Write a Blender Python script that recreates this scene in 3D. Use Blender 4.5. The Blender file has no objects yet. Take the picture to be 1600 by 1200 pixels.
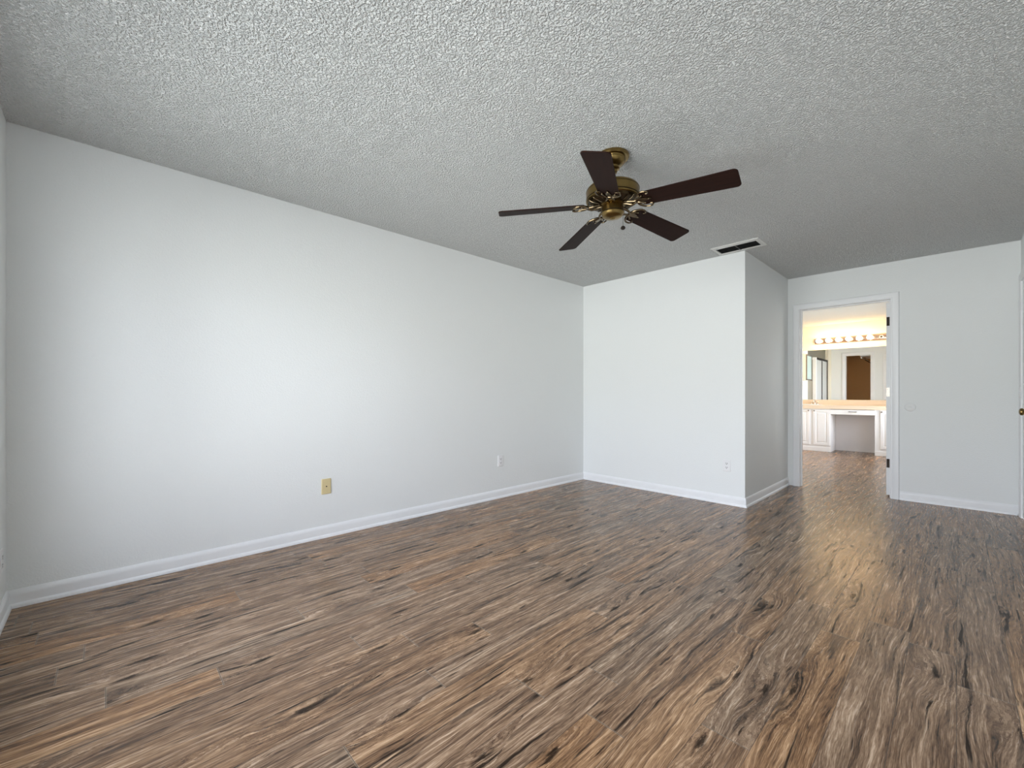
import bpy, bmesh, math, random
from mathutils import Vector, Matrix
random.seed(7)
S = bpy.context.scene
COL = S.collection
PI = math.pi

# ------------------------------------------------------------------ camera, world, light, exposure
YAW = 0.8091
cam = bpy.data.cameras.new('camera')
cam.sensor_width = 36.0
cam.lens = 36.0 * 665.0 / 1600.0
cam.shift_y = 16.1 / 1600.0
cam.clip_start = 0.02
camo = bpy.data.objects.new('camera', cam)
camo.location = (0, 0, 1.0744)
camo.rotation_euler = (PI / 2, 0, YAW - PI / 2)
COL.objects.link(camo)
S.camera = camo

SKY_STRENGTH = 11.2
world = bpy.data.worlds.new('overcast_daylight')
S.world = world
world.use_nodes = True
wn, wl = world.node_tree.nodes, world.node_tree.links
wn.clear()
w_out = wn.new('ShaderNodeOutputWorld')
w_bg = wn.new('ShaderNodeBackground')
w_tc = wn.new('ShaderNodeTexCoord')
w_sep = wn.new('ShaderNodeSeparateXYZ')
w_map = wn.new('ShaderNodeMapRange')
w_map.inputs['From Min'].default_value = -1
w_map.inputs['From Max'].default_value = 1
w_ramp = wn.new('ShaderNodeValToRGB')
er = w_ramp.color_ramp
er.elements[0].position = 0.0
er.elements[0].color = (0.50, 0.53, 0.52, 1)
er.elements[1].position = 1.0
er.elements[1].color = (0.76, 0.83, 0.97, 1)
e = er.elements.new(0.30); e.color = (0.62, 0.655, 0.645, 1)
e = er.elements.new(0.40); e.color = (1.0, 1.035, 1.02, 1)
e = er.elements.new(0.545); e.color = (0.80, 0.84, 0.845, 1)
e = er.elements.new(0.60); e.color = (1.04, 1.11, 1.26, 1)
wl.new(w_tc.outputs['Generated'], w_sep.inputs[0])
wl.new(w_sep.outputs['Z'], w_map.inputs['Value'])
wl.new(w_map.outputs[0], w_ramp.inputs[0])
wl.new(w_ramp.outputs[0], w_bg.inputs['Color'])
w_bg.inputs['Strength'].default_value = SKY_STRENGTH
wl.new(w_bg.outputs[0], w_out.inputs[0])

S.view_settings.view_transform = 'Standard'
S.view_settings.look = 'None'
S.view_settings.gamma = 1.0
S.view_settings.use_curve_mapping = False
S.view_settings.exposure = 0.0
BULB = 38.0

# window opening in the wall behind the camera
WV0, WV1, WZ0, WZ1 = 0.05, 2.74, 0.34, 2.14
pl = bpy.data.lights.new('window_portal', 'AREA')
pl.shape = 'RECTANGLE'
pl.size = WV1 - WV0
pl.size_y = WZ1 - WZ0
pl.cycles.is_portal = True
plo = bpy.data.objects.new('window_portal', pl)
plo.location = (-0.50, (WV0 + WV1) / 2, (WZ0 + WZ1) / 2)
plo.rotation_euler = (PI / 2, 0, -PI / 2)
COL.objects.link(plo)
# window in the right wall of the bathroom, hidden by the door jamb
QU0, QU1, QZ0, QZ1 = 6.95, 9.60, 0.50, 2.20
ql = bpy.data.lights.new('bath_window_portal', 'AREA')
ql.shape = 'RECTANGLE'
ql.size = QU1 - QU0
ql.size_y = QZ1 - QZ0
ql.cycles.is_portal = True
qlo = bpy.data.objects.new('bath_window_portal', ql)
qlo.location = ((QU0 + QU1) / 2, 0.115, (QZ0 + QZ1) / 2)
qlo.rotation_euler = (-PI / 2, 0, PI)
COL.objects.link(qlo)
try:
    S.cycles.max_bounces = 14
    S.cycles.diffuse_bounces = 8
    S.cycles.glossy_bounces = 6
    S.cycles.transparent_max_bounces = 12
    S.cycles.sample_clamp_indirect = 8.0
except Exception:
    pass

# ------------------------------------------------------------------ main dimensions (metres)
H = 2.44
U0, VL, VR = -0.3622, 3.2876, -0.383        # window wall, left wall, right wall
UP, VE, UD = 4.389, 1.3968, 5.86            # closet front wall, its outside corner, door wall
UD2 = 5.98                                  # bath side of the door wall
BW, BF = 10.27, 9.75                        # bath back wall, vanity front
BVL, BVR = 2.40, 0.24                       # bath side walls

# ------------------------------------------------------------------ mesh helpers
def finish(name, bm, mat, parent=None, smooth=None, bevel=0.0, seg=2):
    bmesh.ops.remove_doubles(bm, verts=bm.verts[:], dist=1e-6)
    bmesh.ops.recalc_face_normals(bm, faces=bm.faces[:])
    me = bpy.data.meshes.new(name)
    bm.to_mesh(me); bm.free()
    mats = mat if isinstance(mat, (list, tuple)) else [mat]
    for m in mats:
        me.materials.append(m)
    o = bpy.data.objects.new(name, me)
    COL.objects.link(o)
    if parent is not None:
        o.parent = parent
    if smooth is not None:
        for p in me.polygons:
            p.use_smooth = True
        try:
            me.set_sharp_from_angle(angle=math.radians(smooth))
        except Exception:
            pass
    if bevel > 0:
        b = o.modifiers.new('bevel', 'BEVEL')
        b.width = bevel; b.segments = seg; b.limit_method = 'ANGLE'
        b.angle_limit = math.radians(35)
    return o

def box(bm, x0, x1, y0, y1, z0, z1, mtx=None):
    vs = [bm.verts.new((x, y, z)) for x in (x0, x1) for y in (y0, y1) for z in (z0, z1)]
    for f in ((0, 1, 3, 2), (4, 6, 7, 5), (0, 4, 5, 1), (2, 3, 7, 6), (0, 2, 6, 4), (1, 5, 7, 3)):
        bm.faces.new([vs[i] for i in f])
    if mtx is not None:
        bmesh.ops.transform(bm, matrix=mtx, verts=vs)
    return vs

def lathe(bm, prof, n=32, mtx=None):
    """prof: list of (r, z) turned about z"""
    rings = []
    new = []
    for r, z in prof:
        if r < 1e-6:
            v = bm.verts.new((0, 0, z)); rings.append([v]); new.append(v)
        else:
            ring = [bm.verts.new((r * math.cos(2 * PI * i / n), r * math.sin(2 * PI * i / n), z)) for i in range(n)]
            rings.append(ring); new += ring
    for a, b in zip(rings, rings[1:]):
        for i in range(n):
            j = (i + 1) % n
            if len(a) == 1 and len(b) == 1:
                continue
            if len(a) == 1:
                bm.faces.new([a[0], b[i], b[j]])
            elif len(b) == 1:
                bm.faces.new([a[i], b[0], a[j]])
            else:
                bm.faces.new([a[i], b[i], b[j], a[j]])
    if mtx is not None:
        bmesh.ops.transform(bm, matrix=mtx, verts=new)
    return new

def tube(bm, pts, rad, n=8, flat=1.0, caps=True):
    """tube along pts, rad a number or list; flat squashes it in z"""
    pts = [Vector(p) for p in pts]
    rs = rad if isinstance(rad, (list, tuple)) else [rad] * len(pts)
    rings = []
    for i, p in enumerate(pts):
        a = pts[max(i - 1, 0)]; b = pts[min(i + 1, len(pts) - 1)]
        t = (b - a).normalized()
        up = Vector((0, 0, 1)) if abs(t.z) < 0.95 else Vector((1, 0, 0))
        s = t.cross(up).normalized(); q = s.cross(t).normalized()
        rings.append([bm.verts.new(p + rs[i] * (math.cos(2 * PI * k / n) * s + flat * math.sin(2 * PI * k / n) * q)) for k in range(n)])
    for a, b in zip(rings, rings[1:]):
        for k in range(n):
            bm.faces.new([a[k], a[(k + 1) % n], b[(k + 1) % n], b[k]])
    if caps:
        bm.faces.new(rings[0]); bm.faces.new(rings[-1])

def prism(bm, poly, z0, z1, mtx=None):
    """poly in xy, extruded in z"""
    a = [bm.verts.new((x, y, z0)) for x, y in poly]
    b = [bm.verts.new((x, y, z1)) for x, y in poly]
    bm.faces.new(a); bm.faces.new(b)
    n = len(poly)
    for i in range(n):
        bm.faces.new([a[i], a[(i + 1) % n], b[(i + 1) % n], b[i]])
    if mtx is not None:
        bmesh.ops.transform(bm, matrix=mtx, verts=a + b)

def grid_strip(bm, rows, close=True):
    """rows: list of equal-length point lists; faces between neighbours, rows capped"""
    vr = [[bm.verts.new(p) for p in r] for r in rows]
    for a, b in zip(vr, vr[1:]):
        n = len(a)
        for k in range(n if close else n - 1):
            bm.faces.new([a[k], a[(k + 1) % n], b[(k + 1) % n], b[k]])
    if close:
        bm.faces.new(vr[0]); bm.faces.new(vr[-1])

def rrect(w, h, r, n=5):
    pts = []
    for cx, cy, a0 in ((w / 2 - r, h / 2 - r, 0), (-w / 2 + r, h / 2 - r, 90), (-w / 2 + r, -h / 2 + r, 180), (w / 2 - r, -h / 2 + r, 270)):
        for i in range(n + 1):
            a = math.radians(a0 + 90 * i / n)
            pts.append((cx + r * math.cos(a), cy + r * math.sin(a)))
    return pts

def frame_mtx(origin, ex, ey, ez):
    m = Matrix.Identity(4)
    for i in range(3):
        m[i][0] = ex[i]; m[i][1] = ey[i]; m[i][2] = ez[i]; m[i][3] = origin[i]
    return m

def empty(name, loc, label, cat, group=None, rotz=0.0):
    o = bpy.data.objects.new(name, None)
    o.empty_display_size = 0.05
    COL.objects.link(o)
    o.location = loc
    o.rotation_euler = (0, 0, rotz)
    o['label'] = label; o['category'] = cat
    if group: o['group'] = group
    return o

def tag(o, label, cat, group=None):
    o['label'] = label; o['category'] = cat
    if group: o['group'] = group
    return o

def struct(o, label=None, cat=None):
    o['kind'] = 'structure'
    if label: o['label'] = label
    if cat: o['category'] = cat
    return o

# ------------------------------------------------------------------ materials
def new_mat(name):
    m = bpy.data.materials.new(name)
    m.use_nodes = True
    nt = m.node_tree
    b = nt.nodes['Principled BSDF']
    return m, nt, b

def N(nt, typ, **kw):
    n = nt.nodes.new(typ)
    for k, v in kw.items():
        setattr(n, k, v)
    return n

def setin(nt, sock, v):
    if hasattr(v, 'links'):
        nt.links.new(v, sock)
    else:
        sock.default_value = v

def M_(nt, op, a, b=None, c=None, clamp=False):
    n = N(nt, 'ShaderNodeMath', operation=op, use_clamp=clamp)
    setin(nt, n.inputs[0], a)
    if b is not None: setin(nt, n.inputs[1], b)
    if c is not None: setin(nt, n.inputs[2], c)
    return n.outputs[0]

def smooth(nt, v, lo, hi, to0=0.0, to1=1.0):
    n = N(nt, 'ShaderNodeMapRange', interpolation_type='SMOOTHSTEP')
    setin(nt, n.inputs['Value'], v)
    n.inputs['From Min'].default_value = lo; n.inputs['From Max'].default_value = hi
    n.inputs['To Min'].default_value = to0; n.inputs['To Max'].default_value = to1
    return n.outputs[0]

def noise(nt, vec, scale, detail=2.0, rough=0.5, dist=0.0):
    n = N(nt, 'ShaderNodeTexNoise')
    setin(nt, n.inputs['Vector'], vec)
    n.inputs['Scale'].default_value = scale
    n.inputs['Detail'].default_value = detail
    n.inputs['Roughness'].default_value = rough
    n.inputs['Distortion'].default_value = dist
    return n.outputs['Fac']

def mixc(nt, fac, a, b, mode='MIX'):
    n = N(nt, 'ShaderNodeMix', data_type='RGBA', blend_type=mode)
    setin(nt, n.inputs[0], fac)
    setin(nt, n.inputs[6], a if hasattr(a, 'links') else (*a, 1))
    setin(nt, n.inputs[7], b if hasattr(b, 'links') else (*b, 1))
    return n.outputs[2]

def objco(nt):
    return N(nt, 'ShaderNodeTexCoord').outputs['Object']

def bump(nt, bsdf, h, strength, dist):
    n = N(nt, 'ShaderNodeBump')
    n.inputs['Strength'].default_value = strength
    n.inputs['Distance'].default_value = dist
    setin(nt, n.inputs['Height'], h)
    nt.links.new(n.outputs[0], bsdf.inputs['Normal'])

def paint(name, col, rough=0.6, tex=0.0, scale=140.0, spec=0.4, vary=0.0):
    m, nt, b = new_mat(name)
    b.inputs['Base Color'].default_value = (*col, 1)
    b.inputs['Roughness'].default_value = rough
    b.inputs['Specular IOR Level'].default_value = spec
    co = objco(nt)
    if vary > 0:
        f = noise(nt, co, 6.0, 4.0, 0.6)
        k = 1.0 - vary
        b.inputs['Base Color'].default_value = (*col, 1)
        c = mixc(nt, f, tuple(x * k for x in col), col)
        nt.links.new(c, b.inputs['Base Color'])
    if tex > 0:
        bump(nt, b, noise(nt, co, scale, 3.0, 0.55), 1.0, tex)
    return m

def metal(name, col, rough=0.3, aniso=0.0, vary=0.25, scale=30.0):
    m, nt, b = new_mat(name)
    b.inputs['Metallic'].default_value = 1.0
    co = objco(nt)
    f = noise(nt, co, scale, 3.0, 0.6)
    c = mixc(nt, f, tuple(x * (1 - vary) for x in col), col)
    nt.links.new(c, b.inputs['Base Color'])
    b.inputs['Roughness'].default_value = rough
    return m

WALL = paint('wall_paint', (0.83, 0.85, 0.85), 0.55, 0.0014, 110.0, 0.35)
BATHWALL = paint('bath_wall_paint', (0.84, 0.77, 0.63), 0.55, 0.0012, 110.0, 0.35)
CLOSETWALL = paint('closet_wall_paint', (0.84, 0.60, 0.34), 0.7, 0.0012, 110.0, 0.2)
TRIM = paint('trim_paint', (0.88, 0.89, 0.905), 0.35, 0.00012, 60.0, 0.5, 0.04)
DOORP = paint('door_paint', (0.83, 0.84, 0.85), 0.38, 0.0003, 80.0, 0.5)
CAB = paint('cabinet_paint', (0.86, 0.85, 0.84), 0.35, 0.0003, 60.0, 0.5)
PLASTIC = paint('white_plastic', (0.85, 0.85, 0.86), 0.3, 0.0, 60, 0.5, 0.03)
BEIGE = paint('beige_plastic', (0.72, 0.60, 0.34), 0.35, 0.0, 60, 0.5, 0.05)
BLACK = paint('black_void', (0.008, 0.008, 0.009), 0.6, 0.0, 60, 0.2, 0.1)
SLOTG = paint('dark_slots', (0.03, 0.03, 0.035), 0.5, 0.0, 60, 0.3, 0.1)
VENTP = paint('vent_paint', (0.72, 0.72, 0.70), 0.4, 0.0002, 80, 0.4, 0.05)
LOUVER = paint('shaded_louver', (0.05, 0.05, 0.05), 0.5, 0.0, 40, 0.4, 0.4)  # white slats and bar coloured near-black for the shade inside the vent
COUNTER = paint('counter_laminate', (0.80, 0.66, 0.50), 0.3, 0.0, 30, 0.5, 0.06)
CERAMIC = paint('ceramic', (0.86, 0.84, 0.80), 0.1, 0.0, 30, 0.6, 0.02)
BRASS = metal('antique_brass', (0.30, 0.205, 0.075), 0.28, vary=0.45, scale=18)
BRASSD = metal('dark_brass', (0.10, 0.07, 0.035), 0.32, vary=0.5, scale=25)
IRONM = metal('polished_brass_edges', (0.22, 0.165, 0.10), 0.25, vary=0.55, scale=45)
CHROME = metal('chrome', (0.78, 0.76, 0.74), 0.12, vary=0.1)
NICKEL = metal('dull_nickel', (0.30, 0.27, 0.24), 0.3, vary=0.3)
BRONZE = metal('dark_bronze_hinge', (0.035, 0.028, 0.024), 0.45, vary=0.3)
BARM = metal('bar_metal', (0.75, 0.55, 0.42), 0.18, vary=0.15)
FIN = metal('painted_steel', (0.8, 0.8, 0.8), 0.3, vary=0.05)

def popcorn_mat():
    m, nt, b = new_mat('popcorn_ceiling')
    b.inputs['Base Color'].default_value = (0.95, 0.965, 0.96, 1)
    b.inputs['Roughness'].default_value = 0.85
    b.inputs['Specular IOR Level'].default_value = 0.15
    co = objco(nt)
    n1 = noise(nt, co, 104.0, 2.5, 0.55, 0.1)
    s1 = smooth(nt, n1, 0.36, 0.63)
    n2 = noise(nt, co, 230.0, 2.0, 0.5)
    h = M_(nt, 'MULTIPLY_ADD', n2, 0.3, s1)
    bump(nt, b, h, 1.0, 0.017)
    return m
POPCORN = popcorn_mat()

PW, PLEN, POFF = 0.1435, 1.22, 0.004

def wood_floor_mat():
    m, nt, b = new_mat('vinyl_plank_floor')
    co = objco(nt)
    at = N(nt, 'ShaderNodeAttribute', attribute_name='plank')
    sepa = N(nt, 'ShaderNodeSeparateColor')
    nt.links.new(at.outputs['Color'], sepa.inputs[0])
    r1, r2, r3 = sepa.outputs[0], sepa.outputs[1], sepa.outputs[2]
    uv = N(nt, 'ShaderNodeUVMap', uv_map='UVMap').outputs[0]
    su = N(nt, 'ShaderNodeSeparateXYZ'); nt.links.new(uv, su.inputs[0])
    lu, lv = su.outputs[0], su.outputs[1]                   # metres along / across the plank
    sp = N(nt, 'ShaderNodeSeparateXYZ'); nt.links.new(co, sp.inputs[0])
    x = M_(nt, 'MULTIPLY_ADD', r1, 53.0, sp.outputs[0])
    y = M_(nt, 'MULTIPLY_ADD', r2, 31.0, sp.outputs[1])

    def vec(a, b_, c=0.0):
        n = N(nt, 'ShaderNodeCombineXYZ')
        setin(nt, n.inputs[0], a); setin(nt, n.inputs[1], b_); setin(nt, n.inputs[2], c)
        return n.outputs[0]
    def sc(kx, ky, yy=None):
        return vec(M_(nt, 'MULTIPLY', x, kx), M_(nt, 'MULTIPLY', yy if yy is not None else y, ky))
    # knots
    vor = N(nt, 'ShaderNodeTexVoronoi', feature='F1', voronoi_dimensions='2D')
    wob = noise(nt, sc(14, 55), 1.0, 4.0, 0.7)
    nt.links.new(vec(M_(nt, 'MULTIPLY_ADD', wob, 0.30, M_(nt, 'MULTIPLY', x, 1.7)), M_(nt, 'MULTIPLY_ADD', wob, 0.30, M_(nt, 'MULTIPLY', y, 7.0))), vor.inputs['Vector'])
    vor.inputs['Scale'].default_value = 1.0
    dk = vor.outputs['Distance']
    sv = N(nt, 'ShaderNodeSeparateColor'); nt.links.new(vor.outputs['Color'], sv.inputs[0])
    has = smooth(nt, sv.outputs[0], 0.50, 0.54)
    halo = M_(nt, 'MULTIPLY', smooth(nt, dk, 0.55, 0.0), has)
    core = M_(nt, 'MULTIPLY', smooth(nt, dk, 0.11, 0.03), has)
    # meander
    w0 = noise(nt, sc(1.1, 6.0), 1.0, 2.0, 0.5)
    w1 = noise(nt, sc(5.0, 16.0), 1.0, 2.0, 0.5)
    yy = M_(nt, 'ADD', y, M_(nt, 'MULTIPLY', M_(nt, 'SUBTRACT', w0, 0.5), 0.075))
    yy = M_(nt, 'ADD', yy, M_(nt, 'MULTIPLY', M_(nt, 'SUBTRACT', w1, 0.5), 0.016))
    yy = M_(nt, 'MULTIPLY_ADD', halo, 0.035, yy)
    g1 = noise(nt, sc(1.3, 26.0, yy), 1.0, 6.0, 0.62, 0.15)
    g2 = noise(nt, sc(4.5, 120.0, yy), 1.0, 4.0, 0.65)
    g3 = noise(nt, sc(22.0, 420.0, yy), 1.0, 2.0, 0.6)
    # cathedral rings in some places
    ring = M_(nt, 'SINE', M_(nt, 'MULTIPLY', M_(nt, 'ADD', M_(nt, 'MULTIPLY', yy, 30.0), M_(nt, 'MULTIPLY', w0, 10.0)), 14.0))
    gm = M_(nt, 'ADD', M_(nt, 'MULTIPLY', g1, 0.50), M_(nt, 'MULTIPLY', g2, 0.50))
    gm = M_(nt, 'MULTIPLY_ADD', M_(nt, 'MULTIPLY', ring, halo), 0.035, gm)
    gm = M_(nt, 'MULTIPLY_ADD', M_(nt, 'SUBTRACT', g3, 0.5), 0.36, gm)
    gm = M_(nt, 'MULTIPLY_ADD', M_(nt, 'SUBTRACT', gm, 0.5), 1.36, 0.5)
    ramp = N(nt, 'ShaderNodeValToRGB')
    cr = ramp.color_ramp
    cr.elements[0].position = 0.30; cr.elements[0].color = (0.030, 0.020, 0.014, 1)
    cr.elements[1].position = 0.70; cr.elements[1].color = (0.48, 0.365, 0.26, 1)
    for p, c in ((0.40, (0.106, 0.064, 0.038)), (0.50, (0.200, 0.132, 0.083)), (0.60, (0.315, 0.220, 0.145))):
        el = cr.elements.new(p); el.color = (*c, 1)
    nt.links.new(gm, ramp.inputs[0])
    # plank tone
    tone = N(nt, 'ShaderNodeValToRGB')
    tr = tone.color_ramp; tr.interpolation = 'LINEAR'
    tr.elements[0].position = 0.0; tr.elements[0].color = (0.86, 0.93, 0.98, 1)
    tr.elements[1].position = 1.0; tr.elements[1].color = (1.28, 1.00, 0.72, 1)
    for p, c in ((0.3, (1.14, 1.09, 1.05)), (0.55, (1.02, 0.93, 0.85)), (0.8, (1.28, 1.10, 0.89))):
        el = tr.elements.new(p); el.color = (*c, 1)
    big = noise(nt, sc(0.9, 7.0), 1.0, 2.0, 0.5)
    nt.links.new(M_(nt, 'ADD', M_(nt, 'MULTIPLY', r3, 0.72), M_(nt, 'MULTIPLY', big, 0.36)), tone.inputs[0])
    col = mixc(nt, 1.0, ramp.outputs[0], tone.outputs[0], 'MULTIPLY')
    # dark cracks along the grain
    c1 = noise(nt, sc(1.7, 34.0, yy), 1.0, 5.0, 0.62)
    cm = noise(nt, sc(2.0, 7.0), 1.0, 2.0, 0.5)
    crack = M_(nt, 'MULTIPLY', smooth(nt, c1, 0.58, 0.645), smooth(nt, cm, 0.40, 0.54))
    soft = M_(nt, 'MULTIPLY', smooth(nt, c1, 0.53, 0.64), 0.55)
    col = mixc(nt, soft, col, (0.050, 0.034, 0.024))
    c2 = noise(nt, sc(5.5, 52.0, yy), 1.0, 3.0, 0.5)
    cm2 = noise(nt, sc(1.6, 3.5), 1.0, 1.0, 0.5)
    dash = M_(nt, 'MULTIPLY', smooth(nt, c2, 0.63, 0.70), smooth(nt, cm2, 0.42, 0.52))
    crack = M_(nt, 'MAXIMUM', crack, dash)
    kc = M_(nt, 'MAXIMUM', M_(nt, 'MULTIPLY', crack, 0.85), M_(nt, 'MULTIPLY', core, 0.9))
    col = mixc(nt, kc, col, (0.010, 0.006, 0.004))
    # seams
    du = M_(nt, 'MINIMUM', lu, M_(nt, 'SUBTRACT', PLEN, lu))
    dv = M_(nt, 'MINIMUM', lv, M_(nt, 'SUBTRACT', PW, lv))
    d = M_(nt, 'MINIMUM', du, dv)
    seam = smooth(nt, d, 0.0012, 0.0003)
    lip = M_(nt, 'MULTIPLY', smooth(nt, du, 0.0040, 0.0022), 0.45)
    col = mixc(nt, lip, col, (0.33, 0.26, 0.19))
    col = mixc(nt, M_(nt, 'MULTIPLY', seam, 0.75), col, (0.02, 0.016, 0.013))
    nt.links.new(col, b.inputs['Base Color'])
    rg = M_(nt, 'MULTIPLY_ADD', g2, 0.14, 0.19)
    nt.links.new(rg, b.inputs['Roughness'])
    nt.links.new(M_(nt, 'MULTIPLY_ADD', kc, -0.34, 0.40), b.inputs['Specular IOR Level'])
    hh = M_(nt, 'MULTIPLY_ADD', g2, 0.6, M_(nt, 'MULTIPLY', g1, 0.6))
    hh = M_(nt, 'SUBTRACT', hh, M_(nt, 'MULTIPLY', kc, 0.6))
    hh = M_(nt, 'SUBTRACT', hh, M_(nt, 'MULTIPLY', seam, 1.0))
    bump(nt, b, hh, 0.5, 0.0011)
    return m
FLOORM = wood_floor_mat()

def blade_mat():
    m, nt, b = new_mat('dark_walnut_blade')
    co = objco(nt)
    mp = N(nt, 'ShaderNodeMapping'); mp.inputs['Scale'].default_value = (4, 60, 20)
    nt.links.new(co, mp.inputs[0])
    f = noise(nt, mp.outputs[0], 1.0, 5.0, 0.6, 0.4)
    c = mixc(nt, f, (0.007, 0.003, 0.0026), (0.032, 0.014, 0.010))
    nt.links.new(c, b.inputs['Base Color'])
    b.inputs['Roughness'].default_value = 0.5
    b.inputs['Specular IOR Level'].default_value = 0.06
    return m
BLADE = blade_mat()

def glass_mat(name, tint=(1, 1, 1), rough=0.0, gloss=0.12):
    m, nt, b = new_mat(name)
    nt.nodes.remove(b)
    out = nt.nodes['Material Output']
    t = N(nt, 'ShaderNodeBsdfTransparent'); t.inputs[0].default_value = (*tint, 1)
    g = N(nt, 'ShaderNodeBsdfGlossy'); g.inputs['Roughness'].default_value = rough
    fr = N(nt, 'ShaderNodeFresnel')
    mx = N(nt, 'ShaderNodeMixShader')
    nt.links.new(M_(nt, 'MULTIPLY', fr.outputs[0], gloss * 6), mx.inputs[0])
    nt.links.new(t.outputs[0], mx.inputs[1]); nt.links.new(g.outputs[0], mx.inputs[2])
    nt.links.new(mx.outputs[0], out.inputs['Surface'])
    return m
GLASS = glass_mat('window_glass')

def frosted_mat():
    m, nt, b = new_mat('frosted_shower_glass')
    b.inputs['Base Color'].default_value = (0.72, 0.73, 0.72, 1)
    b.inputs['Roughness'].default_value = 0.25
    b.inputs['Transmission Weight'].default_value = 0.35
    co = objco(nt)
    bump(nt, b, noise(nt, co, 90.0, 2.0), 0.4, 0.002)
    return m
FROST = frosted_mat()

def mirror_mat(name, col):
    m, nt, b = new_mat(name)
    b.inputs['Metallic'].default_value = 1.0
    b.inputs['Roughness'].default_value = 0.0
    co = objco(nt)
    c = mixc(nt, noise(nt, co, 2.0, 1.0), tuple(k * 0.985 for k in col), col)
    nt.links.new(c, b.inputs['Base Color'])
    return m
MIRROR = mirror_mat('mirror_silver', (0.93, 0.94, 0.93))
TEALP = paint('teal_panel', (0.50, 0.64, 0.64), 0.15, 0, 20, 0.6, 0.1)

def bulb_mat():
    m, nt, b = new_mat('lit_bulb')
    b.inputs['Base Color'].default_value = (1, 0.95, 0.85, 1)
    b.inputs['Emission Color'].default_value = (1.0, 0.68, 0.37, 1)
    b.inputs['Emission Strength'].default_value = BULB
    return m
BULBM = bulb_mat()

# ------------------------------------------------------------------ floor (one mesh of planks)
JOINTS = {4: 2.055, 5: 1.172, 6: 1.376, 8: 1.745, 9: 0.90, 10: 1.25, 11: 0.962, 13: 1.535, 15: 0.689, 17: -0.066, 18: 1.73, 20: 0.97}
def make_floor():
    bm = bmesh.new()
    uvl = bm.loops.layers.uv.new('UVMap')
    cl = bm.loops.layers.float_color.new('plank')
    ua, ub, va, vb = -0.50, BW + 0.12, -0.55, VL + 0.12
    for k in range(-5, 25):
        v0 = POFF + k * PW; v1 = v0 + PW
        c0, c1 = max(v0, va), min(v1, vb)
        if c1 - c0 < 1e-4: continue
        j = JOINTS.get(k, random.uniform(0, PLEN))
        s = j - PLEN * math.ceil((j - ua) / PLEN)
        while s < ub:
            a, b_ = max(s, ua), min(s + PLEN, ub)
            col = (random.random(), random.random(), random.random(), 1)
            if b_ - a > 1e-4:
                vs = [bm.verts.new((a, c0, 0)), bm.verts.new((b_, c0, 0)), bm.verts.new((b_, c1, 0)), bm.verts.new((a, c1, 0))]
                f = bm.faces.new(vs)
                for lp in f.loops:
                    lp[uvl].uv = (lp.vert.co.x - s, lp.vert.co.y - v0)
                    lp[cl] = col
            s += PLEN
    bmesh.ops.recalc_face_normals(bm, faces=bm.faces[:])
    for f in bm.faces:
        if f.normal.z < 0: f.normal_flip()
    me = bpy.data.meshes.new('floor'); bm.to_mesh(me); bm.free()
    me.materials.append(FLOORM)
    o = bpy.data.objects.new('floor', me); COL.objects.link(o)
    return struct(o, 'greyish brown wood plank floor running through the doorway', 'floor')
make_floor()

# ------------------------------------------------------------------ ceiling and walls
def boxes(name, mat, lst, label, cat='wall'):
    bm = bmesh.new()
    for b in lst:
        box(bm, *b)
    return struct(finish(name, bm, mat), label, cat)

T = 0.12
boxes('ceiling', POPCORN, [(-0.50, BW + T, -0.52, VL + T, H, H + 0.1)], 'white popcorn textured ceiling', 'ceiling')
boxes('wall_left', WALL, [(-0.50, UP + 0.11, VL, VL + T, 0, H)], 'long bare white wall on the left')
boxes('wall_back', WALL, [(UP, UP + 0.11, VE, VL, 0, H)], 'white wall facing the windows, below the ceiling vent')
boxes('wall_side', WALL, [(UP + 0.11, UD, VE, VE + 0.11, 0, H)], 'short shaded wall beside the bathroom doorway')
D1a, D1b, D1t = 0.483, 1.275, 2.056          # bedroom doorway
C1a, C1b, C1t = 1.578, 2.126, 2.13           # closet doorway on the bath side
boxes('wall_far', WALL, [(UD, UD2, VR, D1a - 0.02, 0, H), (UD, UD2, D1b + 0.02, C1a, 0, H), (UD, UD2, C1b, VL, 0, H),
      (UD, UD2, D1a - 0.02, D1b + 0.02, D1t + 0.02, H), (UD, UD2, C1a, C1b, C1t, H)], 'white wall with the doorway to the bathroom')
D2a, D2b, D2t = 5.01, 5.745, 2.055           # closed door in the right wall
boxes('wall_right', WALL, [(-0.50, D2a, VR - T, VR, 0, H), (D2b, UD2, VR - T, VR, 0, H), (D2a, D2b, VR - T, VR, D2t, H)],
      'white wall along the right edge with a closed door')
boxes('wall_window', WALL, [(U0 - 0.14, U0, VR, WV0, 0, H), (U0 - 0.14, U0, WV1, VL, 0, H),
      (U0 - 0.14, U0, WV0, WV1, 0, WZ0), (U0 - 0.14, U0, WV0, WV1, WZ1, H)], 'white wall with the window, behind the viewpoint')
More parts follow.
